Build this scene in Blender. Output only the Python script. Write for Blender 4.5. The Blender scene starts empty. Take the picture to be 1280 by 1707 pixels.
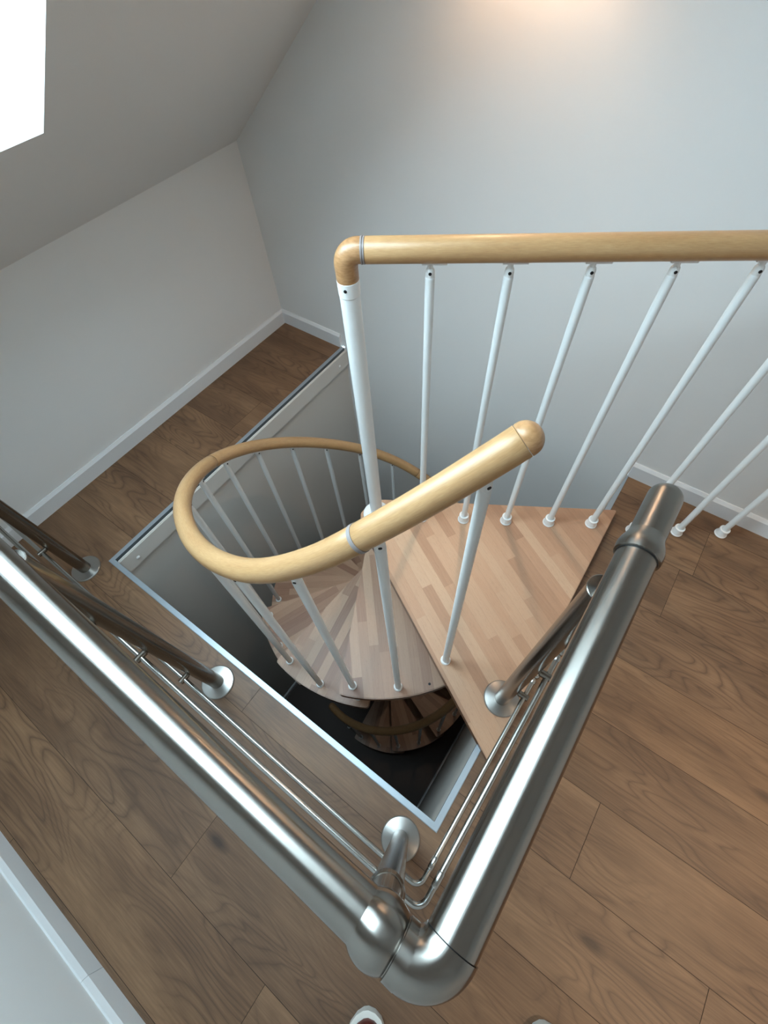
import bpy, bmesh, math, random
from mathutils import Vector, Matrix
random.seed(7)
S = bpy.context.scene
COL = S.collection
V = Vector

# ------------------------------------------------------------------ camera
cd = bpy.data.cameras.new('camera'); cam = bpy.data.objects.new('camera', cd); COL.objects.link(cam)
FPX = 768.2
cd.sensor_fit = 'HORIZONTAL'; cd.sensor_width = 36.0; cd.lens = FPX / 1280 * 36.0
cd.clip_start = 0.01
R_ = V((0.8142408, 0.57819932, -0.05193706)); U_ = V((-0.47132272, 0.71065195, 0.52233006)); F_ = V((-0.33892006, 0.40082333, -0.85116029))
cam.matrix_world = Matrix(((R_.x, U_.x, -F_.x, 1.70180338), (R_.y, U_.y, -F_.y, -1.36892855), (R_.z, U_.z, -F_.z, 1.5), (0, 0, 0, 1)))
S.camera = cam
S.cycles.caustics_reflective = False; S.cycles.caustics_refractive = False

# ------------------------------------------------------------------ light and exposure
S.view_settings.view_transform = 'Standard'; S.view_settings.look = 'None'
S.view_settings.gamma = 1.0; S.view_settings.use_curve_mapping = False
S.view_settings.exposure = 0.45
SKY_COL, SKY_STR = (0.66, 0.88, 1.0), 12.0
LAMP_W, SCONCE_W = 50.0, 12.0
w = bpy.data.worlds.new('overcast_sky'); S.world = w; w.use_nodes = True
wn = w.node_tree.nodes; bgn = wn.get('Background') or wn.new('ShaderNodeBackground')
bgn.inputs[0].default_value = (*SKY_COL, 1); bgn.inputs[1].default_value = SKY_STR

SL = math.radians(38.93)          # roof pitch
HK = 0.7834                       # knee wall height
XE, YF, YB = 3.9, -2.115, 0.006   # east wall, front wall, back wall
FLAT = 2.40
def slope_z(x): return HK + math.tan(SL) * x
def slope_pt(u, y, h=0.0):        # u metres up the slope, h metres out of the room
    return V((u * math.cos(SL) - h * math.sin(SL), y, HK + u * math.sin(SL) + h * math.cos(SL)))

def light(name, kind, loc, power, col, rot=(0, 0, 0), **k):
    l = bpy.data.lights.new(name, kind); l.energy = power; l.color = col
    for a, b in k.items():
        if a == 'portal': l.cycles.is_portal = b
        else: setattr(l, a, b)
    o = bpy.data.objects.new(name, l); o.location = loc; o.rotation_euler = rot; COL.objects.link(o); return o

U0, U1, WY0, WY1 = 0.434 / math.cos(SL), 0.434 / math.cos(SL) + 1.42, -1.62, -0.836   # skylight hole
TH = 0.26                                                                           # roof thickness at the reveal
pc = slope_pt((U0 + U1) / 2, (WY0 + WY1) / 2, TH + 0.06)
light('skylight_portal', 'AREA', pc, 1, (1, 1, 1), (0, SL * -1 + 0, 0), shape='RECTANGLE', size=U1 - U0, size_y=WY1 - WY0, portal=True)

# ------------------------------------------------------------------ materials
class NT:
    def __init__(s, name):
        s.m = bpy.data.materials.new(name); s.m.use_nodes = True; s.t = s.m.node_tree
        s.b = s.t.nodes.get('Principled BSDF')
    def n(s, typ, ins=None, **k):
        nd = s.t.nodes.new(typ)
        for a, b in k.items(): setattr(nd, a, b)
        for a, b in (ins or {}).items(): s.set(nd.inputs[a], b)
        return nd
    def set(s, sock, v):
        if isinstance(v, bpy.types.NodeSocket): s.t.links.new(v, sock)
        elif isinstance(v, (tuple, list)) and len(v) == 3 and sock.type == 'RGBA': sock.default_value = (*v, 1)
        else: sock.default_value = v
    def p(s, **k):
        for a, b in k.items(): s.set(s.b.inputs[a.replace('_', ' ')], b)
        return s.m
    def math(s, op, a, b=0.0, c=None):
        d = {0: a, 1: b}
        if c is not None: d[2] = c
        return s.n('ShaderNodeMath', d, operation=op).outputs[0]
    def ramp(s, fac, stops, interp='LINEAR'):
        r = s.n('ShaderNodeValToRGB', {0: fac}); cr = r.color_ramp; cr.interpolation = interp
        while len(cr.elements) < len(stops): cr.elements.new(0.5)
        for e, (p, c) in zip(cr.elements, stops): e.position = p; e.color = (*c, 1)
        return r.outputs[0]
    def mix(s, f, a, b, t='MIX'):
        r = s.n('ShaderNodeMix', None, data_type='RGBA', blend_type=t)
        s.set(r.inputs[0], f); s.set(r.inputs[6], a); s.set(r.inputs[7], b); return r.outputs[2]
    def noise(s, vec, scale, detail=2, rough=.5, dist=0.0):
        return s.n('ShaderNodeTexNoise', {'Vector': vec, 'Scale': scale, 'Detail': detail, 'Roughness': rough, 'Distortion': dist}).outputs[0]
    def mapping(s, vec, scale=(1, 1, 1), loc=(0, 0, 0), rot=(0, 0, 0)):
        return s.n('ShaderNodeMapping', {0: vec, 1: loc, 2: rot, 3: scale}).outputs[0]
    def bump(s, h, strength=.2, dist=.001):
        return s.n('ShaderNodeBump', {'Height': h, 'Strength': strength, 'Distance': dist}).outputs[0]

def srgb(r, g, b):
    f = lambda c: c / 255 / 12.92 if c / 255 <= .04045 else ((c / 255 + .055) / 1.055) ** 2.4
    return (f(r), f(g), f(b))

def paint(name, col, rough=.75, bump=.12, scale=900):
    t = NT(name); co = t.n('ShaderNodeTexCoord').outputs['Object']
    h = t.noise(co, scale, 3, .6)
    return t.p(Base_Color=col, Roughness=rough, Normal=t.bump(h, bump, .0006))
M = {}
M['wall'] = paint('wall_paint', srgb(230, 229, 227), .8, .25, 420)
M['ceil'] = paint('ceiling_paint', srgb(228, 225, 222), .85, .25, 420)
M['gloss_white'] = paint('white_gloss_trim', srgb(226, 227, 228), .4, .04)
M['shaft'] = paint('shaft_paint', srgb(216, 212, 206), .6, .2, 420)
M['white_metal'] = paint('white_powder_coat', srgb(232, 234, 233), .32, .03)
M['plastic'] = paint('white_plastic', srgb(236, 236, 234), .35, .02)
t = NT('dark_screw'); M['dark'] = t.p(Base_Color=(.012, .012, .013), Roughness=.5, Metallic=.3)
t = NT('plank_seam_gap'); M['gap'] = t.p(Base_Color=srgb(48, 36, 28), Roughness=.9)  # dark brown base visible in the seams between planks
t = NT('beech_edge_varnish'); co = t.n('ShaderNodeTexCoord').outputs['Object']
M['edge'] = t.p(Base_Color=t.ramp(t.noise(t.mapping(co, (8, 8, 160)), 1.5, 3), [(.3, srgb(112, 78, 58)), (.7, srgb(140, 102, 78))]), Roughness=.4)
t = NT('dark_wood_joint'); M['joint'] = t.p(Base_Color=srgb(84, 58, 38), Roughness=.6)
t = NT('grey_gasket'); M['gasket'] = t.p(Base_Color=srgb(150, 142, 140), Roughness=.3)
t = NT('aluminium_trim'); M['alu'] = t.p(Base_Color=srgb(172, 182, 190), Roughness=.4, Metallic=.6)

t = NT('aluminium_dark_reflection'); M['alu_dark'] = t.p(Base_Color=srgb(72, 80, 86), Roughness=.5)  # aluminium down-leg of the edging, its dark reflection painted in as flat grey

def steel(name, base, rough, aniso=0.0, radial=False, sc=(3, 160, 1)):
    t = NT(name)
    if radial:
        tan = t.n('ShaderNodeTangent', None, direction_type='RADIAL', axis='Z').outputs[0]
        return t.p(Base_Color=base, Metallic=1.0, Roughness=rough, Anisotropic=aniso, Anisotropic_Rotation=.25, Tangent=tan)
    uv = t.n('ShaderNodeUVMap').outputs[0]
    a = t.noise(t.mapping(uv, (220, 8, 1)), 6, 3, .6)
    b = t.noise(t.mapping(uv, (6, 6, 1)), 3, 3, .6)
    r = t.math('MULTIPLY_ADD', b, .08, t.math('MULTIPLY_ADD', a, .05, rough - .065))
    colr = t.mix(b, tuple(c * .9 for c in base), base)
    tan = t.n('ShaderNodeTangent', None, direction_type='UV_MAP', uv_map='UVMap').outputs[0]
    return t.p(Base_Color=colr, Metallic=1.0, Roughness=r, Anisotropic=aniso, Tangent=tan)
M['steel'] = steel('brushed_steel', srgb(146, 142, 136), .25, .8)
M['post'] = steel('brushed_post_steel', srgb(132, 124, 115), .24, .0)
M['rod'] = steel('rod_steel', srgb(176, 176, 172), .22)
M['disc'] = steel('turned_steel', srgb(168, 166, 162), .32, .6, True)

def beech_rail():
    t = NT('beech_handrail'); uv = t.n('ShaderNodeUVMap').outputs[0]
    a = t.noise(t.mapping(uv, (14, 130, 1)), 4, 4, .6)
    b = t.noise(t.mapping(uv, (3, 22, 1)), 2, 3, .5)
    f = t.math('MULTIPLY_ADD', a, .55, t.math('MULTIPLY', b, .45))
    c = t.ramp(f, [(.3, srgb(168, 126, 84)), (.5, srgb(184, 144, 99)), (.7, srgb(198, 160, 115))])
    return t.p(Base_Color=c, Roughness=.38, Coat_Weight=.25, Coat_Roughness=.3)
M['rail'] = beech_rail()
t = NT('beech_end_grain'); co = t.n('ShaderNodeTexCoord').outputs['Object']
M['cap'] = t.p(Base_Color=t.ramp(t.noise(t.mapping(co, (60, 60, 220)), 1.2, 3, .6), [(.35, srgb(164, 120, 79)), (.65, srgb(186, 142, 98))]), Roughness=.38, Coat_Weight=.3)

def butcher(name, rot, c0, c1, c2):
    t = NT(name); tc = t.n('ShaderNodeTexCoord'); oi = t.n('ShaderNodeObjectInfo')
    base = t.mapping(tc.outputs['Object'], rot=(0, 0, rot))
    off = t.n('ShaderNodeVectorMath', {0: oi.outputs['Location'], 1: (0, 0, 7.31)}, operation='MULTIPLY').outputs[0]
    z = t.n('ShaderNodeSeparateXYZ', {0: off}).outputs[2]
    shift = t.n('ShaderNodeCombineXYZ', {0: z, 1: t.math('SNAP', z, .035), 2: 0.0}).outputs[0]
    p = t.n('ShaderNodeVectorMath', {0: base, 1: shift}, operation='ADD').outputs[0]
    s3 = t.n('ShaderNodeSeparateXYZ', {0: p})
    row = t.math('FLOOR', t.math('DIVIDE', s3.outputs[1], .0345))
    rj = t.n('ShaderNodeTexWhiteNoise', {'W': row}, noise_dimensions='1D').outputs[0]
    xs = t.math('ADD', s3.outputs[0], t.math('MULTIPLY', rj, 3.7))
    seg = t.math('FLOOR', t.math('DIVIDE', xs, t.math('MULTIPLY_ADD', rj, .3, .36)))
    cv = t.n('ShaderNodeCombineXYZ', {0: row, 1: seg, 2: 0.0}).outputs[0]
    wn_ = t.n('ShaderNodeTexWhiteNoise', {'Vector': cv}, noise_dimensions='3D')
    g = t.noise(t.n('ShaderNodeVectorMath', {0: t.mapping(p, (5, 90, 5)), 1: wn_.outputs['Color']}, operation='MULTIPLY_ADD').outputs[0] if False else t.mapping(p, (6, 110, 6)), 1.6, 4, .6)
    g2 = t.noise(t.mapping(p, (60, 700, 60)), 1.0, 2, .5)
    f = t.math('ADD', t.math('MULTIPLY_ADD', wn_.outputs[0], .62, .05), t.math('MULTIPLY', g, .32))
    c = t.ramp(f, [(.12, c0), (.5, c1), (.95, c2)])
    c = t.mix(t.math('MULTIPLY', t.math('GREATER_THAN', g2, .64), .22), c, tuple(x * .55 for x in c0))
    fy = t.math('ABSOLUTE', t.math('SUBTRACT', t.math('FRACT', t.math('DIVIDE', s3.outputs[1], .0345)), .5))
    c = t.mix(t.math('MULTIPLY', t.math('GREATER_THAN', fy, .488), .3), c, tuple(x * .6 for x in c0))
    return t.p(Base_Color=c, Roughness=.42, Coat_Weight=.15, Coat_Roughness=.35)
M['beech'] = butcher('beech_block_board', 0, srgb(136, 98, 78), srgb(166, 130, 105), srgb(187, 154, 127))
M['beech_landing'] = butcher('beech_block_landing', math.radians(29), srgb(158, 117, 90), srgb(183, 142, 112), srgb(197, 162, 132))

def oak_floor(name='oak_laminate', k=1.0):
    t = NT(name)
    uv = t.n('ShaderNodeUVMap').outputs[0]                              # metres, shifted per plank
    rnd = t.n('ShaderNodeAttribute', None, attribute_name='plank').outputs['Fac']
    big = t.noise(t.mapping(uv, (1.7, 8.0, 1)), 1.25, 1.5, .45, .25)
    rings = t.math('FRACT', t.math('MULTIPLY', big, 17.0))
    tri = t.math('ABSOLUTE', t.math('SUBTRACT', rings, .45))
    line = t.ramp(tri, [(.0, (.0,) * 3), (.09, (.55,) * 3), (.3, (1,) * 3)])
    fib = t.noise(t.mapping(uv, (9, 240, 1)), 1.0, 4, .65)
    cloud = t.noise(t.mapping(uv, (2.2, 9, 1)), 1.0, 3, .55)
    sel = t.noise(t.mapping(uv, (1.0, 3.0, 1)), 1.7, 1, .5)
    c = t.ramp(t.math('ADD', t.math('MULTIPLY', cloud, .62), t.math('MULTIPLY', fib, .42)),
               [(.30, srgb(84, 60, 42)), (.50, srgb(114, 85, 61)), (.74, srgb(144, 111, 82))])
    amt = t.math('MULTIPLY', t.ramp(sel, [(.36, (.06,) * 3), (.62, (.60,) * 3)]), t.math('SUBTRACT', 1.0, line))
    c = t.mix(amt, c, srgb(66, 45, 32))
    kn = t.n('ShaderNodeTexVoronoi', {'Vector': t.mapping(uv, (2.1, 5.4, 1)), 'Scale': 1.0, 'Randomness': 1.0}).outputs['Distance']
    c = t.mix(t.ramp(kn, [(.03, (.75,) * 3), (.1, (.0,) * 3)]), c, srgb(46, 31, 23))
    c = t.mix(1.0, c, t.ramp(rnd, [(0, (.86 * k, .86 * k, .87 * k)), (1, (1.08 * k, 1.06 * k, 1.02 * k))]), 'MULTIPLY')
    r = t.math('MULTIPLY_ADD', fib, .15, .40)
    return t.p(Base_Color=c, Roughness=r, Normal=t.bump(fib, .12, .0006))
M['oak'] = oak_floor()
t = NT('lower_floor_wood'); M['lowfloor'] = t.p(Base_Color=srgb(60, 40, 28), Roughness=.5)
t = NT('window_glass')
gl = t.n('ShaderNodeBsdfGlossy', {'Roughness': .02}); tr = t.n('ShaderNodeBsdfTransparent')
mx = t.n('ShaderNodeMixShader', {0: .07, 1: tr.outputs[0], 2: gl.outputs[0]})
t.t.links.new(mx.outputs[0], t.t.nodes['Material Output'].inputs[0]); M['glass'] = t.m
t = NT('shoe_leather'); co = t.n('ShaderNodeTexCoord').outputs['Object']
M['leather'] = t.p(Base_Color=t.ramp(t.noise(co, 60, 3), [(.3, srgb(72, 24, 18)), (.7, srgb(98, 36, 24))]), Roughness=.42)
M['rubber'] = paint('white_rubber_sole', srgb(222, 222, 216), .55, .1)
t = NT('lace_cotton'); M['lace'] = t.p(Base_Color=srgb(215, 210, 200), Roughness=.9)
def emis(name, col, s):
    t = NT(name); return t.p(Base_Color=col, Emission_Color=col, Emission_Strength=s)
M['lampglow'] = emis('warm_lamp_glass', (1.0, .72, .45), 30.0)

# ------------------------------------------------------------------ mesh helpers
def finish(name, bm, mat, parent=None, angle=35, mw=None):
    me = bpy.data.meshes.new(name); bmesh.ops.recalc_face_normals(bm, faces=bm.faces)
    for f in bm.faces: f.smooth = True
    bm.to_mesh(me); bm.free()
    me.set_sharp_from_angle(angle=math.radians(angle))
    for m_ in (mat if isinstance(mat, (list, tuple)) else [mat]): me.materials.append(m_)
    o = bpy.data.objects.new(name, me); COL.objects.link(o)
    if parent is not None: o.parent = parent
    if mw is not None: o.matrix_local = mw
    return o
def empty(name, loc=(0, 0, 0), rz=0.0, label=None, cat=None, group=None):
    o = bpy.data.objects.new(name, None); COL.objects.link(o); o.location = loc; o.rotation_euler = (0, 0, rz)
    o.empty_display_size = .05
    if label: o['label'] = label; o['category'] = cat
    if group: o['group'] = group
    return o
def struct(o): o['kind'] = 'structure'; return o
def box(bm, a, b, bev=0.0, mi=0):
    a, b = V(a), V(b); r = bmesh.ops.create_cube(bm, size=1.0)
    vs = r['verts']
    for v in vs: v.co = V(((a.x + b.x) / 2 + v.co.x * (b.x - a.x), (a.y + b.y) / 2 + v.co.y * (b.y - a.y), (a.z + b.z) / 2 + v.co.z * (b.z - a.z)))
    es = list({e for v in vs for e in v.link_edges})
    if bev: bmesh.ops.bevel(bm, geom=es, offset=bev, segments=2, affect='EDGES')
    return bm
def UVL(bm): return bm.loops.layers.uv.get('UVMap') or bm.loops.layers.uv.new('UVMap')
def quad(bm, pts, mi=0):
    f = bm.faces.new([bm.verts.new(p) for p in pts]); f.material_index = mi; return f
def sweep(bm, path, rad, n=24, caps=True, mi=0, u0=0.0):
    path = [V(p) for p in path]; N = len(path)
    if not isinstance(rad, (list, tuple)): rad = [rad] * N
    uvl = UVL(bm)
    tg = []
    for i in range(N):
        a = path[max(i - 1, 0)]; b = path[min(i + 1, N - 1)]; tg.append((b - a).normalized())
    up = V((0, 0, 1)) if abs(tg[0].z) < .9 else V((0, 1, 0))
    x = tg[0].cross(up).normalized(); rings = []; L = u0; us = []
    for i in range(N):
        if i: 
            x = (x - tg[i] * x.dot(tg[i])).normalized(); L += (path[i] - path[i - 1]).length
        y = tg[i].cross(x); us.append(L)
        rings.append([bm.verts.new(path[i] + (x * math.cos(2 * math.pi * k / n) + y * math.sin(2 * math.pi * k / n)) * rad[i]) for k in range(n)])
    rr = max(rad)
    for i in range(N - 1):
        for k in range(n):
            f = bm.faces.new((rings[i][k], rings[i][(k + 1) % n], rings[i + 1][(k + 1) % n], rings[i + 1][k])); f.material_index = mi
            vv = [2 * math.pi * rr * k / n, 2 * math.pi * rr * (k + 1) / n]
            for lp, uv in zip(f.loops, ((us[i], vv[0]), (us[i], vv[1]), (us[i + 1], vv[1]), (us[i + 1], vv[0]))): lp[uvl].uv = uv
    if caps:
        for r in (rings[0], rings[-1]):
            f = bm.faces.new(r); f.material_index = mi
            for lp in f.loops: lp[uvl].uv = (u0, 0)
    return bm
def lathe(bm, org, axis, prof, n=32, mi=0):            # prof: (distance along axis, radius)
    org, axis = V(org), V(axis).normalized()
    return sweep_prof(bm, org, axis, prof, n, mi)
def sweep_prof(bm, org, ax, prof, n, mi):
    up = V((0, 0, 1)) if abs(ax.z) < .9 else V((0, 1, 0)); x = ax.cross(up).normalized(); y = ax.cross(x)
    uvl = UVL(bm); rings = []
    for d, r in prof:
        c = org + ax * d
        rings.append([bm.verts.new(c + (x * math.cos(2 * math.pi * k / n) + y * math.sin(2 * math.pi * k / n)) * max(r, 1e-5)) for k in range(n)])
    for i in range(len(prof) - 1):
        for k in range(n):
            f = bm.faces.new((rings[i][k], rings[i][(k + 1) % n], rings[i + 1][(k + 1) % n], rings[i + 1][k])); f.material_index = mi
            r = max(prof[i][1], prof[i + 1][1])
            for lp, uv in zip(f.loops, ((prof[i][0], 6.28 * r * k / n), (prof[i][0], 6.28 * r * (k + 1) / n), (prof[i + 1][0], 6.28 * r * (k + 1) / n), (prof[i + 1][0], 6.28 * r * k / n))): lp[uvl].uv = uv
    for r in (rings[0], rings[-1]):
        f = bm.faces.new(r); f.material_index = mi
    return bm
def slab(bm, poly, z0, z1, bev=0.0, round_r=None):
    vs = [bm.verts.new((p[0], p[1], z1)) for p in poly]; f = bm.faces.new(vs)
    r = bmesh.ops.extrude_face_region(bm, geom=[f]); nv = [g for g in r['geom'] if isinstance(g, bmesh.types.BMVert)]
    for v in nv: v.co.z = z0
    bmesh.ops.recalc_face_normals(bm, faces=bm.faces)
    if bev:
        es = [e for e in bm.edges if abs(e.verts[0].co.z - e.verts[1].co.z) < 1e-6]
        bmesh.ops.bevel(bm, geom=es, offset=bev, segments=2, affect='EDGES')
    return bm
def round_poly(pts, r, seg=6):
    out = []; n = len(pts)
    for i, p in enumerate(pts):
        a, p, b = V(pts[i - 1]), V(p), V(pts[(i + 1) % n]); ri = r[i] if isinstance(r, (list, tuple)) else r
        if ri <= 0: out.append(p); continue
        d1, d2 = (a - p).normalized(), (b - p).normalized(); ang = d1.angle(d2)
        if ang > 2.9: out.append(p); continue
        tl = min(ri / math.tan(ang / 2), (a - p).length * .49, (b - p).length * .49)
        q0, q1 = p + d1 * tl, p + d2 * tl
        for k in range(seg + 1):
            s = k / seg; out.append((1 - s) ** 2 * q0 + 2 * s * (1 - s) * p + s * s * q1)
    return [(q.x, q.y) for q in out]

# ------------------------------------------------------------------ room shell
OX0, OX1, OY = 0.376, 1.802, -1.403            # stair opening (outer edge of the metal trim)
LOW = -2.77                                    # lower storey floor
def floor_mesh():
    bm = bmesh.new(); uvl = UVL(bm); pl = bm.loops.layers.float_color.new('plank')
    joints = {-1: 2.127, -2: .78, -3: 1.6, -4: .35, -5: 1.95, -6: 2.126, -7: 2.461, -8: .66, -9: 1.29, -10: 1.63, -11: .863, 0: 1.2}
    rnd = random.Random(5); L = 1.305; g = .0006
    for row in range(-11, 1):
        y0, y1 = -.09 + .2 * row, -.09 + .2 * (row + 1)
        y0c, y1c = max(y0, YF), min(y1, YB)
        if y1c - y0c < .002: continue
        x = joints[row] - 5 * L
        while x < XE:
            su, sv, r = rnd.uniform(0, 60), rnd.uniform(0, 60), rnd.random()
            xa, xb = max(x, -.006), min(x + L, XE)
            rects = []
            if xb > xa:
                if y1c > OY and y0c < 0 and xb > OX0 and xa < OX1:       # cut out the stair opening
                    ya = max(y0c, OY)
                    if xa < OX0: rects.append((xa, OX0, ya, y1c))
                    if xb > OX1: rects.append((OX1, xb, ya, y1c))
                    if y0c < OY: rects.append((xa, xb, y0c, OY))
                else: rects.append((xa, xb, y0c, y1c))
            for a, b, c, d in rects:
                if a == x: a += g
                if b == x + L: b -= g
                if c == y0: c += g
                if d == y1: d -= g
                f = quad(bm, [(a, c, 0), (b, c, 0), (b, d, 0), (a, d, 0)])
                for lp in f.loops: lp[uvl].uv = (lp.vert.co.x - x + su, lp.vert.co.y - y0 + sv); lp[pl] = (r, r, r, 1)
            x += L
    for a, b, c, d in ((-.006, OX0, OY, YB), (OX1, XE, OY, YB), (-.006, XE, YF, OY)):
        quad(bm, [(a, c, -.0015), (b, c, -.0015), (b, d, -.0015), (a, d, -.0015)], 1)
    bmesh.ops.recalc_face_normals(bm, faces=bm.faces)
    for f in bm.faces:
        if f.normal.z < 0: f.normal_flip()
    me = bpy.data.meshes.new('floor'); bm.to_mesh(me); bm.free(); me.materials.append(M['oak']); me.materials.append(M['gap'])
    o = bpy.data.objects.new('floor', me); COL.objects.link(o); return o
struct(floor_mesh())

def simple(name, quads, mat, kind=True):
    bm = bmesh.new()
    for q in quads: quad(bm, q)
    o = finish(name, bm, mat)
    if kind: struct(o)
    return o
XT = (FLAT - HK) / math.tan(SL)
# back (gable) wall also lines the stair shaft
simple('wall_back', [[(-.1, YB, 0), (XE, YB, 0), (XE, YB, FLAT + .2), (XT - .1, YB, FLAT + .2), (-.1, YB, HK + .1), (-.1, YB, 0)],
                     [(OX0 - .2, YB, LOW), (OX1 + .2, YB, LOW), (OX1 + .2, YB, 0), (OX0 - .2, YB, 0)]], M['wall'])
simple('wall_left', [[(-.006, YB, 0), (-.006, YF, 0), (-.006, YF, HK + .1), (-.006, YB, HK + .1)]], M['wall'])
simple('wall_front', [[(-.006, YF, 0), (XE, YF, 0), (XE, YF, FLAT), (XE, YF, FLAT + .2), (XT - .1, YF, FLAT + .2), (-.1, YF, HK + .1), (-.1, YF, 0)]], M['wall'])
simple('wall_right', [[(XE, YF, 0), (XE, YB, 0), (XE, YB, FLAT), (XE, YF, FLAT)]], M['wall'])
UT = XT / math.cos(SL)
sp = slope_pt
simple('ceiling', [[sp(-.06, YF - .05), sp(U0, YF - .05), sp(U0, YB + .05), sp(-.06, YB + .05)], [sp(U1, YF - .05), sp(UT, YF - .05), sp(UT, YB + .05), sp(U1, YB + .05)],
                   [sp(U0, YF - .05), sp(U1, YF - .05), sp(U1, WY0), sp(U0, WY0)], [sp(U0, WY1), sp(U1, WY1), sp(U1, YB + .05), sp(U0, YB + .05)],
                   [(XT, YF - .05, FLAT), (XE + .05, YF - .05, FLAT), (XE + .05, YB + .05, FLAT), (XT, YB + .05, FLAT)]], M['ceil'])
# skylight: reveal boards, frame and pane
simple('trim_1', [[sp(U0, WY0), sp(U0, WY1), sp(U0, WY1, TH), sp(U0, WY0, TH)], [sp(U1, WY0), sp(U1, WY1), sp(U1, WY1, TH), sp(U1, WY0, TH)],
                  [sp(U0, WY0), sp(U1, WY0), sp(U1, WY0, TH), sp(U0, WY0, TH)], [sp(U0, WY1), sp(U1, WY1), sp(U1, WY1, TH), sp(U0, WY1, TH)]], M['gloss_white'])
def frame_bars(bm, f, a0, a1, b0, b1, h0, h1, wd):
    for (p0, p1, q0, q1) in ((a0, a0 + wd, b0, b1), (a1 - wd, a1, b0, b1), (a0 + wd, a1 - wd, b0, b0 + wd), (a0 + wd, a1 - wd, b1 - wd, b1)):
        vs = [bm.verts.new(f(p, q, h)) for h in (h0, h1) for q in (q0, q1) for p in (p0, p1)]
        for i in ((0, 1, 3, 2), (4, 5, 7, 6), (0, 1, 5, 4), (2, 3, 7, 6), (0, 2, 6, 4), (1, 3, 7, 5)): bm.faces.new([vs[j] for j in i])
bm = bmesh.new(); frame_bars(bm, sp, U0 - .002, U1 + .002, WY0 - .002, WY1 + .002, TH - .03, TH + .03, .06)
w1 = struct(finish('window_1', bm, M['gloss_white']))
bm = bmesh.new(); quad(bm, [sp(U0 + .05, WY0 + .05, TH), sp(U1 - .05, WY0 + .05, TH), sp(U1 - .05, WY1 - .05, TH), sp(U0 + .05, WY1 - .05, TH)]); finish('pane', bm, M['glass'], w1)

# stair shaft and lower storey
LY = -2.6
simple('wall_shaft_left', [[(OX0 + .016, YB, LOW), (OX0 + .016, LY, LOW), (OX0 + .016, LY, -.002), (OX0 + .016, YB, -.002)]], M['shaft'])
simple('wall_shaft_right', [[(OX1 - .016, YB, LOW), (OX1 - .016, LY, LOW), (OX1 - .016, LY, -.002), (OX1 - .016, YB, -.002)]], M['shaft'])
simple('wall_shaft_front', [[(OX0, LY, LOW), (OX1, LY, LOW), (OX1, LY, -.002), (OX0, LY, -.002)]], M['shaft'])
bm = bmesh.new(); box(bm, (OX0, LY, -.27), (OX1, OY + .014, -.003)); struct(finish('ceiling_lower', bm, M['shaft']))
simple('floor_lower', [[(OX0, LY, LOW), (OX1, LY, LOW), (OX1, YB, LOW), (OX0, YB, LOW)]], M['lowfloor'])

def baseboard(name, a, b, nrm, h=.073, th=.012, z=0.0):
    a, b, nrm = V(a), V(b), V(nrm); bm = bmesh.new()
    prof = [(0, 0), (th, 0), (th, h - .012), (th * .35, h), (0, h)]
    r0 = [bm.verts.new(V((a.x, a.y, z)) + nrm * p + V((0, 0, q))) for p, q in prof]; r1 = [bm.verts.new(V((b.x, b.y, z)) + nrm * p + V((0, 0, q))) for p, q in prof]
    for i in range(5): bm.faces.new((r0[i], r0[(i + 1) % 5], r1[(i + 1) % 5], r1[i]))
    bm.faces.new(r0); bm.faces.new(r1)
    return struct(finish(name, bm, M['gloss_white'], angle=20))
baseboard('baseboard_left', (-.006, YB, 0), (-.006, YF, 0), (1, 0, 0))
baseboard('baseboard_back', (-.006, YB, 0), (OX0 + .001, YB, 0), (0, -1, 0))
baseboard('baseboard_back', (OX1 - .005, YB, 0), (XE, YB, 0), (0, -1, 0))
baseboard('baseboard_front', (-.006, YF, 0), (1.286, YF, 0), (0, 1, 0))
baseboard('baseboard_front', (1.2868, YF, 0), (XE, YF, 0), (0, 1, 0))
baseboard('baseboard_right', (XE, YF, 0), (XE, YB, 0), (-1, 0, 0))
baseboard('baseboard_shaft_left', (OX0 + .016, YB, 0), (OX0 + .016, LY, 0), (1, 0, 0), z=LOW)
baseboard('baseboard_shaft_right', (OX1 - .016, YB, 0), (OX1 - .016, LY, 0), (-1, 0, 0), z=LOW)

# metal edging round the opening: angle profile with mitred corners
def edging(name, a, b, nin, m0, m1):
    a, b, nin = V(a), V(b), V(nin); t_ = (b - a).normalized(); bm = bmesh.new(); W_ = .017
    prof = [(-.001, -.002), (-.001, .0022), (.001, .0032), (W_, .0032), (W_, -.016), (W_ - .002, -.016), (W_ - .002, -.002)]
    r = []
    for base, m_ in ((a, m0), (b, m1)):
        r.append([bm.verts.new(V((base.x, base.y, 0)) + nin * p + t_ * (p * m_) + V((0, 0, q))) for p, q in prof])
    n = len(prof)
    for i in range(n):
        f = bm.faces.new((r[0][i], r[0][(i + 1) % n], r[1][(i + 1) % n], r[1][i])); f.material_index = 1 if i == 3 else 0  # inner leg face takes the painted-in dark reflection
    bm.faces.new(r[0]); bm.faces.new(r[1]); return struct(finish(name, bm, [M['alu'], M['alu_dark']], angle=20))
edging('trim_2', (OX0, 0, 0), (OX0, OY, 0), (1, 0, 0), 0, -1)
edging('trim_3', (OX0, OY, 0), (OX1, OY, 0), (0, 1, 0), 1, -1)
edging('trim_4', (OX1, OY, 0), (OX1, 0, 0), (-1, 0, 0), 1, 0)
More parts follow.
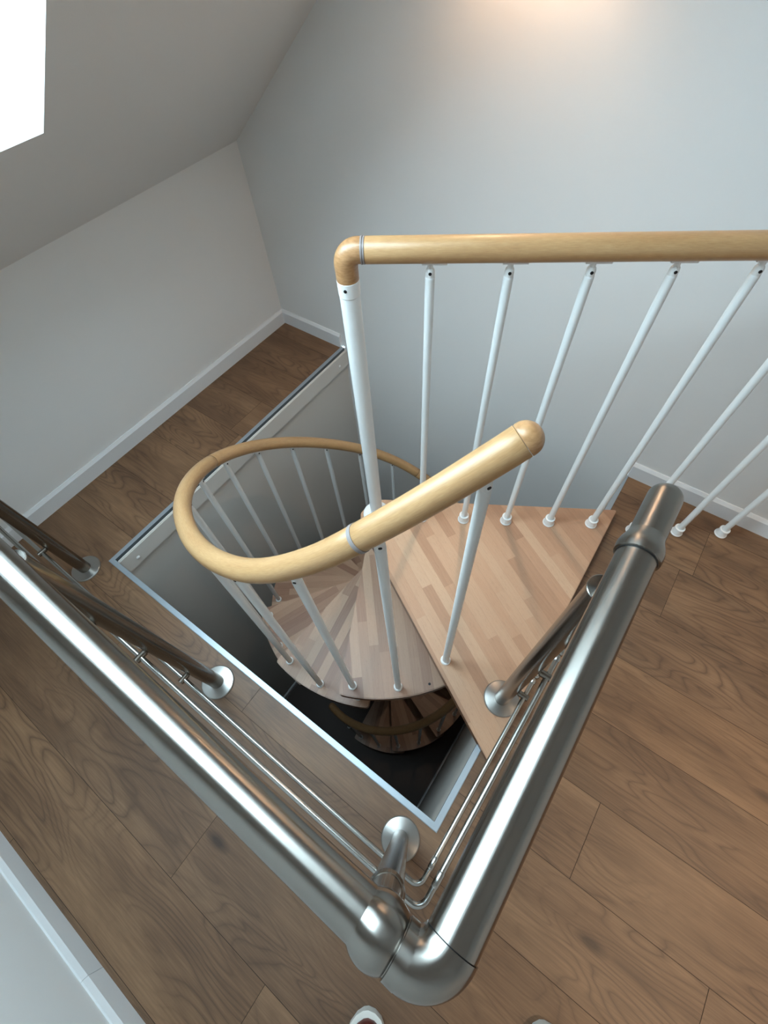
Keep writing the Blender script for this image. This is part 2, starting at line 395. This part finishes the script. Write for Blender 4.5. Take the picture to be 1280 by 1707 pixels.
# painted fascia boards with screw caps under the edging
def fascia(name, a, b, nin, caps):
    bm = bmesh.new(); a, b, nin = V(a), V(b), V(nin)
    q = a + nin * .011
    box(bm, (min(a.x, b.x, a.x + nin.x * .012), min(a.y, b.y, a.y + nin.y * .012), -.098), (max(a.x, b.x, a.x + nin.x * .012), max(a.y, b.y, a.y + nin.y * .012), -.010), .003)
    o = struct(finish(name, bm, M['shaft'], angle=20))
    for c in caps:
        bm = bmesh.new(); p = a + (b - a) * c + nin * .012; p.z = -.062
        lathe(bm, p, nin, [(0, .0075), (.002, .0075), (.004, .005), (.0045, 0)], 20); finish('screw_cap', bm, M['plastic'], o)
    return o
fascia('trim_5', (OX0 + .016, YB, 0), (OX0 + .016, OY + .016, 0), (1, 0, 0), (.05, .5, .958))

# ------------------------------------------------------------------ spiral staircase
CX, CY = 1.109, -.708
RB, D, RISE, TH0, PZ = .569, 15.9, .2003, 327.6, .035
NT_ = 13
stair = empty('spiral_staircase', (CX, CY, LOW), 0, 'spiral staircase with beech treads and curved wooden handrail winding down the floor opening', 'staircase')
def L2(p): return V(p) - V((CX, CY, LOW))
def tread_z(k): return PZ - RISE * k
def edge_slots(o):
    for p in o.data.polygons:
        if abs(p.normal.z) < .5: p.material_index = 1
# treads: local x points outward from the column
def tread_poly():
    pts = []; m, c, ro = .264, .0566, .605
    ang = math.radians(20.1); arc = [(ro * math.cos(a), ro * math.sin(a)) for a in [-ang + 2 * ang * i / 14 for i in range(15)]]
    p = [(-.055, -.03), (-.03, -.0566), (.02, -(c + m * .02))] + arc + [(.02, c + m * .02), (-.03, .0566), (-.055, .03)]
    r = [0, 0, 0, .028] + [0] * 13 + [.028, 0, 0, 0]
    return round_poly(p, r)
bm = bmesh.new(); slab(bm, tread_poly(), -.038, 0, .003); t0 = None
for k in range(1, NT_ + 1):
    a = math.radians(TH0 - D * (2 * k - 1)); loc = L2((CX, CY, tread_z(k)))
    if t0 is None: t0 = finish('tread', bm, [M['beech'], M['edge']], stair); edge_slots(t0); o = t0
    else: o = t0.copy(); COL.objects.link(o); o.parent = stair
    o.location = loc; o.rotation_euler = (0, 0, a)
    # spacer between tread and the next one
    bm = bmesh.new(); lathe(bm, L2((CX, CY, tread_z(k) - RISE)), (0, 0, 1), [(.001, .05), (RISE - .039, .05)], 32); finish('column_spacer', bm, M['white_metal'], stair)
# landing
bm = bmesh.new()
lp = [(1.833, -1.183), (1.82, -.203), (1.085, -.634), (1.052, -.665), (1.048, -.73), (1.075, -.768)]
slab(bm, round_poly(lp, [.006, .006, .03, .02, .02, .03]), .0, .04, .002)
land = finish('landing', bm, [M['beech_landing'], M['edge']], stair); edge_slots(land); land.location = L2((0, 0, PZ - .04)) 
# column core and flange under newel
bm = bmesh.new(); lathe(bm, L2((CX, CY, LOW)), (0, 0, 1), [(0, .09), (.012, .09), (.014, .03), (2.60, .03), (2.79, .03), (2.79, .02)], 32); finish('column', bm, M['white_metal'], stair)
bm = bmesh.new(); lathe(bm, L2((CX, CY, tread_z(0) - RISE)), (0, 0, 1), [(.001, .05), (RISE - .041, .05)], 32); finish('column_spacer', bm, M['white_metal'], stair)
bm = bmesh.new(); lathe(bm, L2((CX, CY, PZ)), (0, 0, 1), [(0, .050), (.024, .050), (.028, .047), (.030, .044), (.030, .02)], 40); finish('column_flange', bm, M['white_metal'], stair)

KN = [(350, 1.150, .582), (337.5, 1.079, .570), (325, 1.005, .556), (312.5, .920, .552), (300, .827, .559), (287.5, .740, .561), (275, .664, .553), (262.5, .594, .545), (250, .527, .542), (237.5, .462, .547), (225, .394, .554), (212.5, .319, .559), (200, .234, .561), (187.5, .142, .558), (175, .046, .556), (162.5, -.050, .555), (150, -.145, .558), (137.5, -.237, .565), (125, -.328, .572), (112.5, -.417, .575), (100, -.503, .575)]
def rail_at(th):
    if th <= 100: 
        z = -.503 - (100 - th) * RISE / 31.8; r = .575 - min(100 - th, 40) / 40 * .012
        return V((CX + r * math.cos(math.radians(th)), CY + r * math.sin(math.radians(th)), z))
    i = max(j for j in range(len(KN)) if KN[j][0] >= th); i = min(i, len(KN) - 2)
    def val(c):
        g = lambda j: KN[min(max(j, 0), len(KN) - 1)][c]
        t_ = (KN[i][0] - th) / 12.5
        p0, p1, p2, p3 = g(i - 1), g(i), g(i + 1), g(i + 2)
        if i == 0: p0 = 2 * p1 - p2
        if i + 2 > len(KN) - 1: p3 = 2 * p2 - p1
        return .5 * (2 * p1 + (p2 - p0) * t_ + (2 * p0 - 5 * p1 + 4 * p2 - p3) * t_ ** 2 + (3 * p1 - p0 - 3 * p2 + p3) * t_ ** 3)
    z, r = val(1), val(2)
    return V((CX + r * math.cos(math.radians(th)), CY + r * math.sin(math.radians(th)), z))
RR = .0235
def rail_seg(a, b, n):
    return [L2(rail_at(a + (b - a) * i / n)) for i in range(n + 1)]
cuts = [331.9, 308.6, 206.5, 108.1, 9.0, -102.0]
for i in range(5):
    a, b = cuts[i], cuts[i + 1]; e = .06
    bm = bmesh.new(); path = rail_seg(a - e, b + e, max(12, int(abs(a - b) / 2.2)))
    n = len(path); rad = [RR * .975] + [RR] * (n - 2) + [RR * .975]
    path.insert(1, path[0] + (path[1] - path[0]).normalized() * .001); path.insert(-1, path[-1] + (path[-2] - path[-1]).normalized() * .001)
    rad = [RR * .97, RR] + [RR] * (n - 2) + [RR, RR * .97]
    sweep(bm, path, rad, 36); hr = finish('handrail', bm, M['rail'], stair, 50)
    if i == 0:
        d = (path[0] - path[2]).normalized(); bm = bmesh.new()
        lathe(bm, path[0] + d * .0006, d, [(0, RR * .97), (.001, RR)] + [(.004 + RR * .95 * math.sin(q), RR * math.cos(q)) for q in [j * math.pi / 20 for j in range(11)]], 36)
        finish('end_cap', bm, M['cap'], hr, 50)['label'] = 'rounded darker wooden end cap'
    if i == 4:
        d = (path[-1] - path[-3]).normalized(); bm = bmesh.new()
        lathe(bm, path[-1], d, [(0, RR * .97)] + [(.004 + RR * .95 * math.sin(q), RR * math.cos(q)) for q in [j * math.pi / 20 for j in range(11)]], 24)
        finish('end_cap', bm, M['cap'], hr, 50)
for th in cuts[2:5]:
    d = (L2(rail_at(th + 1)) - L2(rail_at(th - 1))).normalized(); bm = bmesh.new()
    lathe(bm, L2(rail_at(th)) - d * .0007, d, [(0, RR * .97), (0, RR + .0002), (.0014, RR + .0002), (.0014, RR * .97)], 36); finish('joint_line', bm, M['joint'], stair)
# grey joint ring on the upper joint
p = L2(rail_at(308.6)); d = (L2(rail_at(310)) - L2(rail_at(307))).normalized(); bm = bmesh.new()
lathe(bm, p, d, [(-.0035, RR * .98), (-.0035, RR + .0012), (.0035, RR + .0012), (.0035, RR * .98)], 36); finish('joint_ring', bm, M['gasket'], stair)['label'] = 'grey plastic ring on the handrail joint'

def baluster(parent, base, top, railp, rdir, out, rad, lw=0, collars=(), cup=False, name='baluster'):
    """base, top: ends of the tube; railp: point on rail axis above; rdir: rail direction; out: horizontal screw axis"""
    base, top = V(base), V(top); ax = (top - base).normalized(); L = (top - base).length
    bm = bmesh.new(); lathe(bm, base, ax, [(0, rad), (L - .004, rad), (L, rad * .97), (L + .001, rad * .9)], 20); b = finish(name, bm, M['white_metal'], parent)
    # fork end with through bolt
    bm = bmesh.new(); tp = top + ax * .001
    prof = [(0, rad * .92), (.010, rad * .92)] + [(.010 + rad * .92 * math.sin(q), rad * .92 * math.cos(q)) for q in [.3, .6, .9, 1.2, 1.5]]
    lathe(bm, tp, ax, prof, 20)
    up = V(railp) - V((0, 0, 1)) * (RR * .9)
    sweep(bm, [tp + ax * .012, tp + ax * .018 + (up - tp - ax * .018) * .5, up], [rad * .62, rad * .55, rad * .7], 14)
    rd = V(rdir).normalized(); sd = rd.cross(V((0, 0, 1))).normalized(); upv = sd.cross(rd).normalized()
    if upv.z < 0: upv = -upv
    c = V(railp) - upv * (RR + .0008) + rd * .008
    vs = [c + rd * (sx * .024) + sd * (sy * .008) + upv * (sz * .0018) for sz in (-1, 1) for sy in (-1, 1) for sx in (-1, 1)]
    vv = [bm.verts.new(q) for q in vs]
    for f in ((0, 1, 3, 2), (4, 5, 7, 6), (0, 1, 5, 4), (2, 3, 7, 6), (0, 2, 6, 4), (1, 3, 7, 5)): bm.faces.new([vv[j] for j in f])
    finish('bracket', bm, M['plastic'], b)
    bm = bmesh.new(); o_ = V(out).normalized(); sc = tp + ax * .009
    lathe(bm, sc - o_ * (rad * .98), o_, [(0, .0032), (rad * 1.96, .0032)], 12); finish('screw', bm, M['dark'], b)
    for z in collars:
        q = base + ax * ((z - base.z) / ax.z); bm = bmesh.new()
        if cup: lathe(bm, V((q.x, q.y, z)), (0, 0, 1), [(0, rad + .0095), (.001, rad + .0105), (.004, rad + .0105), (.0055, rad + .0085), (.027, rad + .0055), (.028, rad + .0072), (.032, rad + .0072), (.033, rad + .006), (.033, rad + .002), (.030, rad * .9)], 24)
        else: lathe(bm, V((q.x, q.y, z)), (0, 0, 1), [(0, rad + .0055), (.004, rad + .0055), (.0065, rad + .0035), (.0065, rad * .9)], 24)
        finish('collar', bm, M['plastic'], b)
    return b
for k in range(0, 28):
    th = TH0 - D * k; a = math.radians(th)
    bx, by = CX + RB * math.cos(a), CY + RB * math.sin(a)
    lv = (k + 1) // 2
    zl = tread_z(lv)
    if k % 2 == 0 and k > 0: zl = tread_z(lv + 1) if lv < NT_ else zl
    if k == 27: zl = LOW
    rp = rail_at(th); rp2 = rail_at(th - 1)
    o_ = V((math.cos(a), math.sin(a), 0))
    tx = V((rp.x, rp.y, rp.z - .052)) + o_ * .004
    cols = [zl - LOW]
    if k % 2 == 0 and k > 0 and lv < NT_: cols.append(tread_z(lv) - LOW)
    baluster(stair, L2((bx, by, zl)), L2(tx), L2(rp), rp2 - rp, o_, .0101, collars=cols)
# bolt hole and brass pin in the top tread
for (th, r, rr_, mt, nm) in ((322.4, .583, .0045, 'dark', 'bolt_hole'),):
    bm = bmesh.new(); a = math.radians(th); lathe(bm, L2((CX + r * math.cos(a), CY + r * math.sin(a), tread_z(1))), (0, 0, 1), [(-.003, rr_), (.0006, rr_)], 16); finish(nm, bm, M[mt], stair)

# ------------------------------------------------------------------ white guard railing with wooden top rail
GD = V((.8553, .5181, 0)); GZ = 1.018
guard = empty('guard_railing', (CX, CY, PZ + .03), 0, 'white baluster guard railing with straight beech top rail beside the back wall', 'railing')
def G(p): return V(p) - V((CX, CY, PZ + .03))
def gp(d, z): return V((CX, CY, 0)) + GD * d + V((0, 0, z))
bm = bmesh.new(); lathe(bm, G((CX, CY, PZ + .03)), (0, 0, 1), [(0, .0215), (GZ - .09 - PZ - .03, .0215)], 40); newel = finish('newel_post', bm, M['white_metal'], guard)
bm = bmesh.new(); z_ = GZ - .09; lathe(bm, G((CX, CY, z_)), (0, 0, 1), [(0, .021), (.0015, .0225), (.032, .0232), (.033, .022)], 40); finish('post_cap', bm, M['plastic'], newel)
bm = bmesh.new(); o_ = V((.35, -.93, 0)).normalized(); lathe(bm, G((CX, CY, z_ + .02)) + o_ * .021, o_, [(0, .0036), (.0026, .0036)], 14); finish('screw', bm, M['dark'], newel)
# elbow
bm = bmesh.new(); er = .026; c0 = V((CX, CY, GZ - er)); pth = [V((CX, CY, z_ + .033))]
for j in range(13):
    q = j / 12 * math.pi / 2; pth.append(c0 + GD * (er - er * math.cos(q)) + V((0, 0, er * math.sin(q))))
pth.append(gp(er + .006, GZ)); rad = [.0228] + [.0235] * 13 + [.0232]
sweep(bm, [G(q) for q in pth], rad, 36); finish('rail_elbow', bm, M['cap'], guard, 50)['label'] = 'rounded beech elbow on the newel top'
bm = bmesh.new(); lathe(bm, G(gp(er + .006, GZ)), GD, [(0, .0225), (.0, .0245), (.003, .0245), (.0035, .0225), (.0045, .0225), (.005, .0242), (.0075, .0242), (.0075, .0225)], 36); finish('joint_ring', bm, M['gasket'], guard)
bm = bmesh.new(); d0 = er + .0137; d1 = 1.362
sweep(bm, [G(gp(d0, GZ)), G(gp(d0 + .002, GZ))] + [G(gp(d0 + .002 + (d1 - d0) * j / 12, GZ)) for j in range(1, 12)] + [G(gp(d1, GZ))], [.0228] + [.0238] * 13, 36); finish('handrail', bm, M['rail'], guard, 50)
for j, d in enumerate([.164, .316, .468, .619, .767, .920, 1.075, 1.225]):
    zb = PZ if j < 5 else 0.0
    b3 = gp(d, 0); up = gp(d, GZ)
    baluster(guard, G((b3.x, b3.y, zb)), G((b3.x, b3.y, GZ - .053)), G(up), GD, V((-.5181, .8553, 0)), .0098, collars=[zb - (PZ + .03)], cup=True)

# ------------------------------------------------------------------ stainless steel railing
pC, pR, pL, pF = V((1.7314, -1.4697, 0)), V((1.7825, -1.0145, 0)), V((1.0322, -1.4710, 0)), V((.3306, -1.4710, 0))
RZ, RS, RP = .965, .0243, .0208
steel_r = empty('steel_railing', (pC.x, pC.y, 0), 0, 'brushed stainless steel railing with thick top rail and thin rods round the opening corner', 'railing')
def P_(p): return V(p) - V((pC.x, pC.y, 0))
ry = -1.470; rx = 1.790
def dot_sweep(name, pts, rad, mat, parent=steel_r, n=48, ang=40):
    bm = bmesh.new(); sweep(bm, [P_(p) for p in pts], rad, n); return finish(name, bm, mat, parent, ang)
def line(a, b, n): return [V(a) + (V(b) - V(a)) * i / n for i in range(n + 1)]
dot_sweep('top_rail', line((.232, ry, RZ), (1.722, ry, RZ), 20), RS, M['steel'])
# rounded connector over the corner post, ring, elbow
bm = bmesh.new(); prof = [(0, RS), (.001, RS + .0012)]
RBL = .0300; hb_ = math.sqrt(RBL ** 2 - RS ** 2); prof = [(.001, RS - .001)]
for j in range(15): q = -hb_ + j / 14 * 2 * hb_; prof.append((.0215 + q, math.sqrt(RBL ** 2 - q * q)))
prof += [(.0215 + hb_ + .0006, RS - .0012), (.0405, RS - .0012), (.041, RS + .0012), (.0525, RS + .0014), (.053, RS - .001)]
lathe(bm, P_((1.712, ry, RZ)), (1, 0, 0), prof, 48); finish('rail_connector', bm, M['steel'], steel_r, 40)
er = .0225; cc = V((rx - er, ry + er, RZ)); pts = [V((1.7693, ry, RZ))]; cc = V((rx - er, ry + er, RZ))
pts = [V((1.7690, ry, RZ))] if rx - er > 1.7690 else []
for j in range(15):
    q = -math.pi / 2 + j / 14 * math.pi / 2; pts.append(cc + V((math.cos(q), math.sin(q), 0)) * er)
bm = bmesh.new()
def elbow(bm, c, rmaj, rmin, n1=18, n2=44):
    # quarter torus; the inner side is clamped so that a tight bend stays clean
    uvl = UVL(bm); rings = []
    for i in range(n1 + 1):
        q = -math.pi / 2 + i / n1 * math.pi / 2; dr = V((math.cos(q), math.sin(q), 0)); ring = []
        for k in range(n2):
            w_ = 2 * math.pi * k / n2; rr = max(rmaj + rmin * math.cos(w_), .0015)
            ring.append(bm.verts.new(c + dr * rr + V((0, 0, rmin * math.sin(w_)))))
        rings.append(ring)
    for i in range(n1):
        for k in range(n2):
            f = bm.faces.new((rings[i][k], rings[i][(k + 1) % n2], rings[i + 1][(k + 1) % n2], rings[i + 1][k]))
            for lp_, uv in zip(f.loops, ((i, k), (i, k + 1), (i + 1, k + 1), (i + 1, k))): lp_[uvl].uv = (uv[0] * .004, uv[1] * .0035)
    for r in (rings[0], rings[-1]): bm.faces.new(r)
er = .030; ex = rx - er
c_el = V((ex, ry + er, RZ))
elbow(bm, P_(c_el), er, RS + .0012)
finish('rail_elbow', bm, M['steel'], steel_r, 40)
if ex > 1.7690: dot_sweep('rail_elbow', line((1.7690, ry, RZ), (ex, ry, RZ), 2), RS + .0012, M['steel'])
bm = bmesh.new(); lathe(bm, P_((1.766, ry, RZ)), (1, 0, 0), [(0, RS - .002), (.006, RS - .002)], 40); finish('gap_ring', bm, M['dark'], steel_r)
bm = bmesh.new(); lathe(bm, P_((rx, ry + er - .001, RZ)), (0, 1, 0), [(0, RS - .0012), (.003, RS - .0012)], 40); finish('gap_ring', bm, M['dark'], steel_r)
yj = -.998
dot_sweep('top_rail', line((rx, ry + er + .0008, RZ), (rx, yj, RZ), 12), RS, M['steel'])
# bell shaped end connector and slimmer domed end tube
bm = bmesh.new(); prof = [(0, RS + .001), (.0008, RS + .0034), (.007, RS + .0042), (.014, RS + .0040), (.021, RS + .0024), (.028, RS - .0002), (.034, RS - .0020), (.037, RS - .0024)]
lathe(bm, P_((rx, yj, RZ)), (0, 1, 0), prof, 48); finish('end_connector', bm, M['steel'], steel_r, 40)
bm = bmesh.new(); r2 = .0219; prof = [(0, r2), (.076, r2)] + [(.076 + .019 * math.sin(q), r2 - .019 + .019 * math.cos(q)) for q in [j * math.pi / 16 for j in range(1, 9)]] + [(.0952, .001)]
lathe(bm, P_((rx, yj + .030, RZ)), (0, 1, 0), prof, 48); finish('end_tube', bm, M['steel'], steel_r, 40)
bm = bmesh.new(); lathe(bm, P_((rx, yj - .0012, RZ)), (0, 1, 0), [(0, RS + .0006), (.0016, RS + .0006)], 40); finish('gap_ring', bm, M['dark'], steel_r)
# roof end flange of the left arm
bm = bmesh.new(); nr = V((math.sin(SL), 0, -math.cos(SL))); cpt = V(((RZ - HK) / math.tan(SL), ry, RZ)); lathe(bm, P_(cpt), nr, [(0.001, .05), (.005, .05), (.006, .047), (.0065, .01)], 40); finish('wall_flange', bm, M['steel'], steel_r, 40)

def post(p, zb, ztop, corner=False):
    p = V(p); bm = bmesh.new(); lathe(bm, P_((p.x, p.y, zb)), (0, 0, 1), [(.004, RP), (ztop - zb - .001, RP), (ztop - zb, RP - .001)], 40)
    o = finish('post', bm, M['post'], steel_r, 40)
    bm = bmesh.new(); lathe(bm, (0, 0, 0), (0, 0, 1), [(0, .0515), (.004, .0515), (.0065, .049), (.010, .024), (.010, RP + .0003)], 56)
    f = finish('base_flange', bm, M['disc'], o, 30); f.location = P_((p.x, p.y, zb))
    bm = bmesh.new()
    if corner:
        lathe(bm, P_((p.x, p.y, ztop)), (0, 0, 1), [(-.014, RP + .0002), (-.013, RP + .0020), (-.008, RP + .0022), (.002, RP - .002), (RZ - ztop, RP - .003)], 40); finish('post_cap', bm, M['steel'], o, 30)
    else:
        lathe(bm, P_((p.x, p.y, ztop)), (0, 0, 1), [(-.001, RP + .0012), (.002, RP + .0012), (.003, RP), (.0032, .0075), (RZ - ztop - .02, .0075)], 40); finish('post_cap', bm, M['steel'], o, 30)
    return o
post(pC, 0, .80, True); post(pR, PZ, .885); post(pL, 0, .885); post(pF, 0, .885)
ROD, RX = .0062, 1.812
for z in (.195, .435, .645):
    yo = ry - .037; br = .022; xw = .012
    pts = line((xw, yo, z), (RX - br, yo, z), 14)
    for j in range(1, 9): q = -math.pi / 2 + j / 8 * math.pi / 2; pts.append(V((RX - br + br * math.cos(q), yo + br + br * math.sin(q), z)))
    yend = -.962; pts += line((RX + .0005, yo + br + .02, z), (1.8215, yend, z), 8)
    r = dot_sweep('rod', pts, ROD, M['rod'], n=16)
    bm = bmesh.new(); bmesh.ops.create_uvsphere(bm, u_segments=18, v_segments=12, radius=.0112, matrix=Matrix.Translation(P_((1.8216, yend + .014, z)))); lathe(bm, P_((1.8214, yend - .012, z)), (0, 1, 0), [(0, .0070), (.002, .0082), (.010, .0082), (.0105, .0045), (.018, .0045)], 14)
    finish('ball_end', bm, M['rod'], r)
    bm = bmesh.new(); lathe(bm, P_((RX + .0006, yo + br + .018, z)), (.02, 1, 0), [(0, .0056), (.004, .0072), (.028, .0072), (.031, .0056)], 14); finish('sleeve', bm, M['rod'], r)
    for p, dr in ((pL, V((0, -1, 0))), (pF, V((0, -1, 0))), (pC, V((0, -1, 0))), (pR, V((1, 0, 0)))):
        bm = bmesh.new(); lathe(bm, P_((p.x, p.y, z)) + dr * (RP - .002), dr, [(0, .006), (.003, .006), (.0035, .0086), (.0285, .0086), (.0295, .0078)], 20); finish('rod_clip', bm, M['post'], r)

# ------------------------------------------------------------------ sneakers of the photographer
def sneaker(toe, heading, label, flip):
    root = empty('sneaker', (toe[0], toe[1], 0), heading, label, 'shoe', 'photographer shoes')
    secs = [(-.0, .006), (-.006, .022), (-.018, .036), (-.04, .046), (-.075, .052), (-.12, .050), (-.165, .041), (-.21, .037), (-.25, .037), (-.275, .031), (-.288, .018), (-.292, .004)]
    side = lambda x: flip * .006 * math.sin(math.pi * min(1, -x / .29))
    bm = bmesh.new(); rings = []
    for x, wd in secs:
        rings.append([bm.verts.new((x, side(x) + wd * c_ * s_, z_)) for (c_, s_, z_) in ((-1, .94, 0), (-1, 1.0, .012), (-1, .96, .028), (1, .96, .028), (1, 1.0, .012), (1, .94, 0))])
    for a, b in zip(rings, rings[1:]):
        for i in range(6): bm.faces.new((a[i], a[(i + 1) % 6], b[(i + 1) % 6], b[i]))
    bm.faces.new(rings[0]); bm.faces.new(rings[-1]); finish('sole', bm, M['rubber'], root, 60)
    bm = bmesh.new(); rings = []
    hts = [.031, .046, .055, .061, .066, .078, .098, .108, .100, .098, .096, .080]
    for (x, wd), h in zip(secs, hts):
        x2 = -.012 + x * .93; w2_ = wd * .86; rings.append([bm.verts.new((x2, side(x) + w2_ * math.cos(q) * (1 if math.sin(q) < .3 else 1 - .28 * (x < -.1)), .026 + (h - .026) * max(0, math.sin(q)) ** .7)) for q in [math.pi * i / 10 for i in range(11)]])
    for a, b in zip(rings, rings[1:]):
        for i in range(10): bm.faces.new((a[i], a[i + 1], b[i + 1], b[i]))
    bm.faces.new(rings[0]); bm.faces.new(rings[-1]); finish('upper', bm, M['leather'], root, 60)
    for j in range(5):
        x = -.105 - .018 * j; z = .071 + .0085 * j; bm = bmesh.new()
        sweep(bm, [(x, -.026, z - .012), (x - .002, -.012, z + .001), (x, 0, z + .005), (x + .002, .012, z + .001), (x, .026, z - .012)], .0028, 8); finish('lace', bm, M['lace'], root)
hd = math.atan2(.76, -.65)
sneaker((1.846, -1.776), hd, 'dark red brown leather sneaker with white rubber toe rim below the steel rail corner', 1)
sneaker((2.178, -1.560), hd - .12, 'right-hand sneaker, only its white toe rim showing at the bottom edge', -1)

# ------------------------------------------------------------------ lamps of the room
sx, sz = 1.115, 1.53
sc = empty('wall_lamp', (sx, YB, sz), 0, 'small white tube wall lamp on the back wall above the stair opening', 'lamp')
bm = bmesh.new(); box(bm, (-.03, -.012, -.05), (.03, 0, .05), .003); finish('wall_plate', bm, M['white_metal'], sc)
bm = bmesh.new(); n = 28; prof = [(-.06, .036), (-.06, .040), (.06, .040), (.06, .036), (-.06, .036)]
rg = [[bm.verts.new((r * math.cos(2 * math.pi * k / n), -.055 + r * math.sin(2 * math.pi * k / n), z)) for k in range(n)] for z, r in prof[:4]]
for i in range(4):
    for k in range(n): bm.faces.new((rg[i][k], rg[i][(k + 1) % n], rg[(i + 1) % 4][(k + 1) % n], rg[(i + 1) % 4][k]))
finish('shade', bm, M['white_metal'], sc)
bm = bmesh.new(); bmesh.ops.create_uvsphere(bm, u_segments=18, v_segments=12, radius=.018, matrix=Matrix.Translation((0, -.055, 0))); finish('bulb', bm, M['lampglow'], sc)
l = light('wall_lamp_light', 'SPOT', (sx, YB - .055, sz - .03), SCONCE_W, (1.0, .66, .42), (0, 0, 0), spot_size=math.radians(150), spot_blend=.9, shadow_soft_size=.02)
l = light('wall_lamp_uplight', 'SPOT', (sx, YB - .055, sz + .03), SCONCE_W, (1.0, .66, .42), (math.pi, 0, 0), spot_size=math.radians(150), spot_blend=.9, shadow_soft_size=.02)
for (dx, dy) in ((3.2, -.62), (3.2, -1.55)):
    dl = empty('ceiling_downlight', (dx, dy, FLAT), 0, 'round recessed ceiling downlight ' + ('near the back wall' if dy > -1 else 'near the front wall'), 'lamp')
    bm = bmesh.new(); lathe(bm, (0, 0, -.006), (0, 0, 1), [(0, .034), (0, .045), (.005, .047), (.0055, .034)], 32); finish('bezel', bm, M['white_metal'], dl)
    bm = bmesh.new(); lathe(bm, (0, 0, -.004), (0, 0, 1), [(0, .033), (.002, .033)], 32); finish('lens', bm, M['lampglow'], dl)
    light('downlight', 'SPOT', (dx, dy, FLAT - .02), LAMP_W, (1.0, .74, .50), (0, 0, 0), spot_size=math.radians(75), spot_blend=.8, shadow_soft_size=.04)
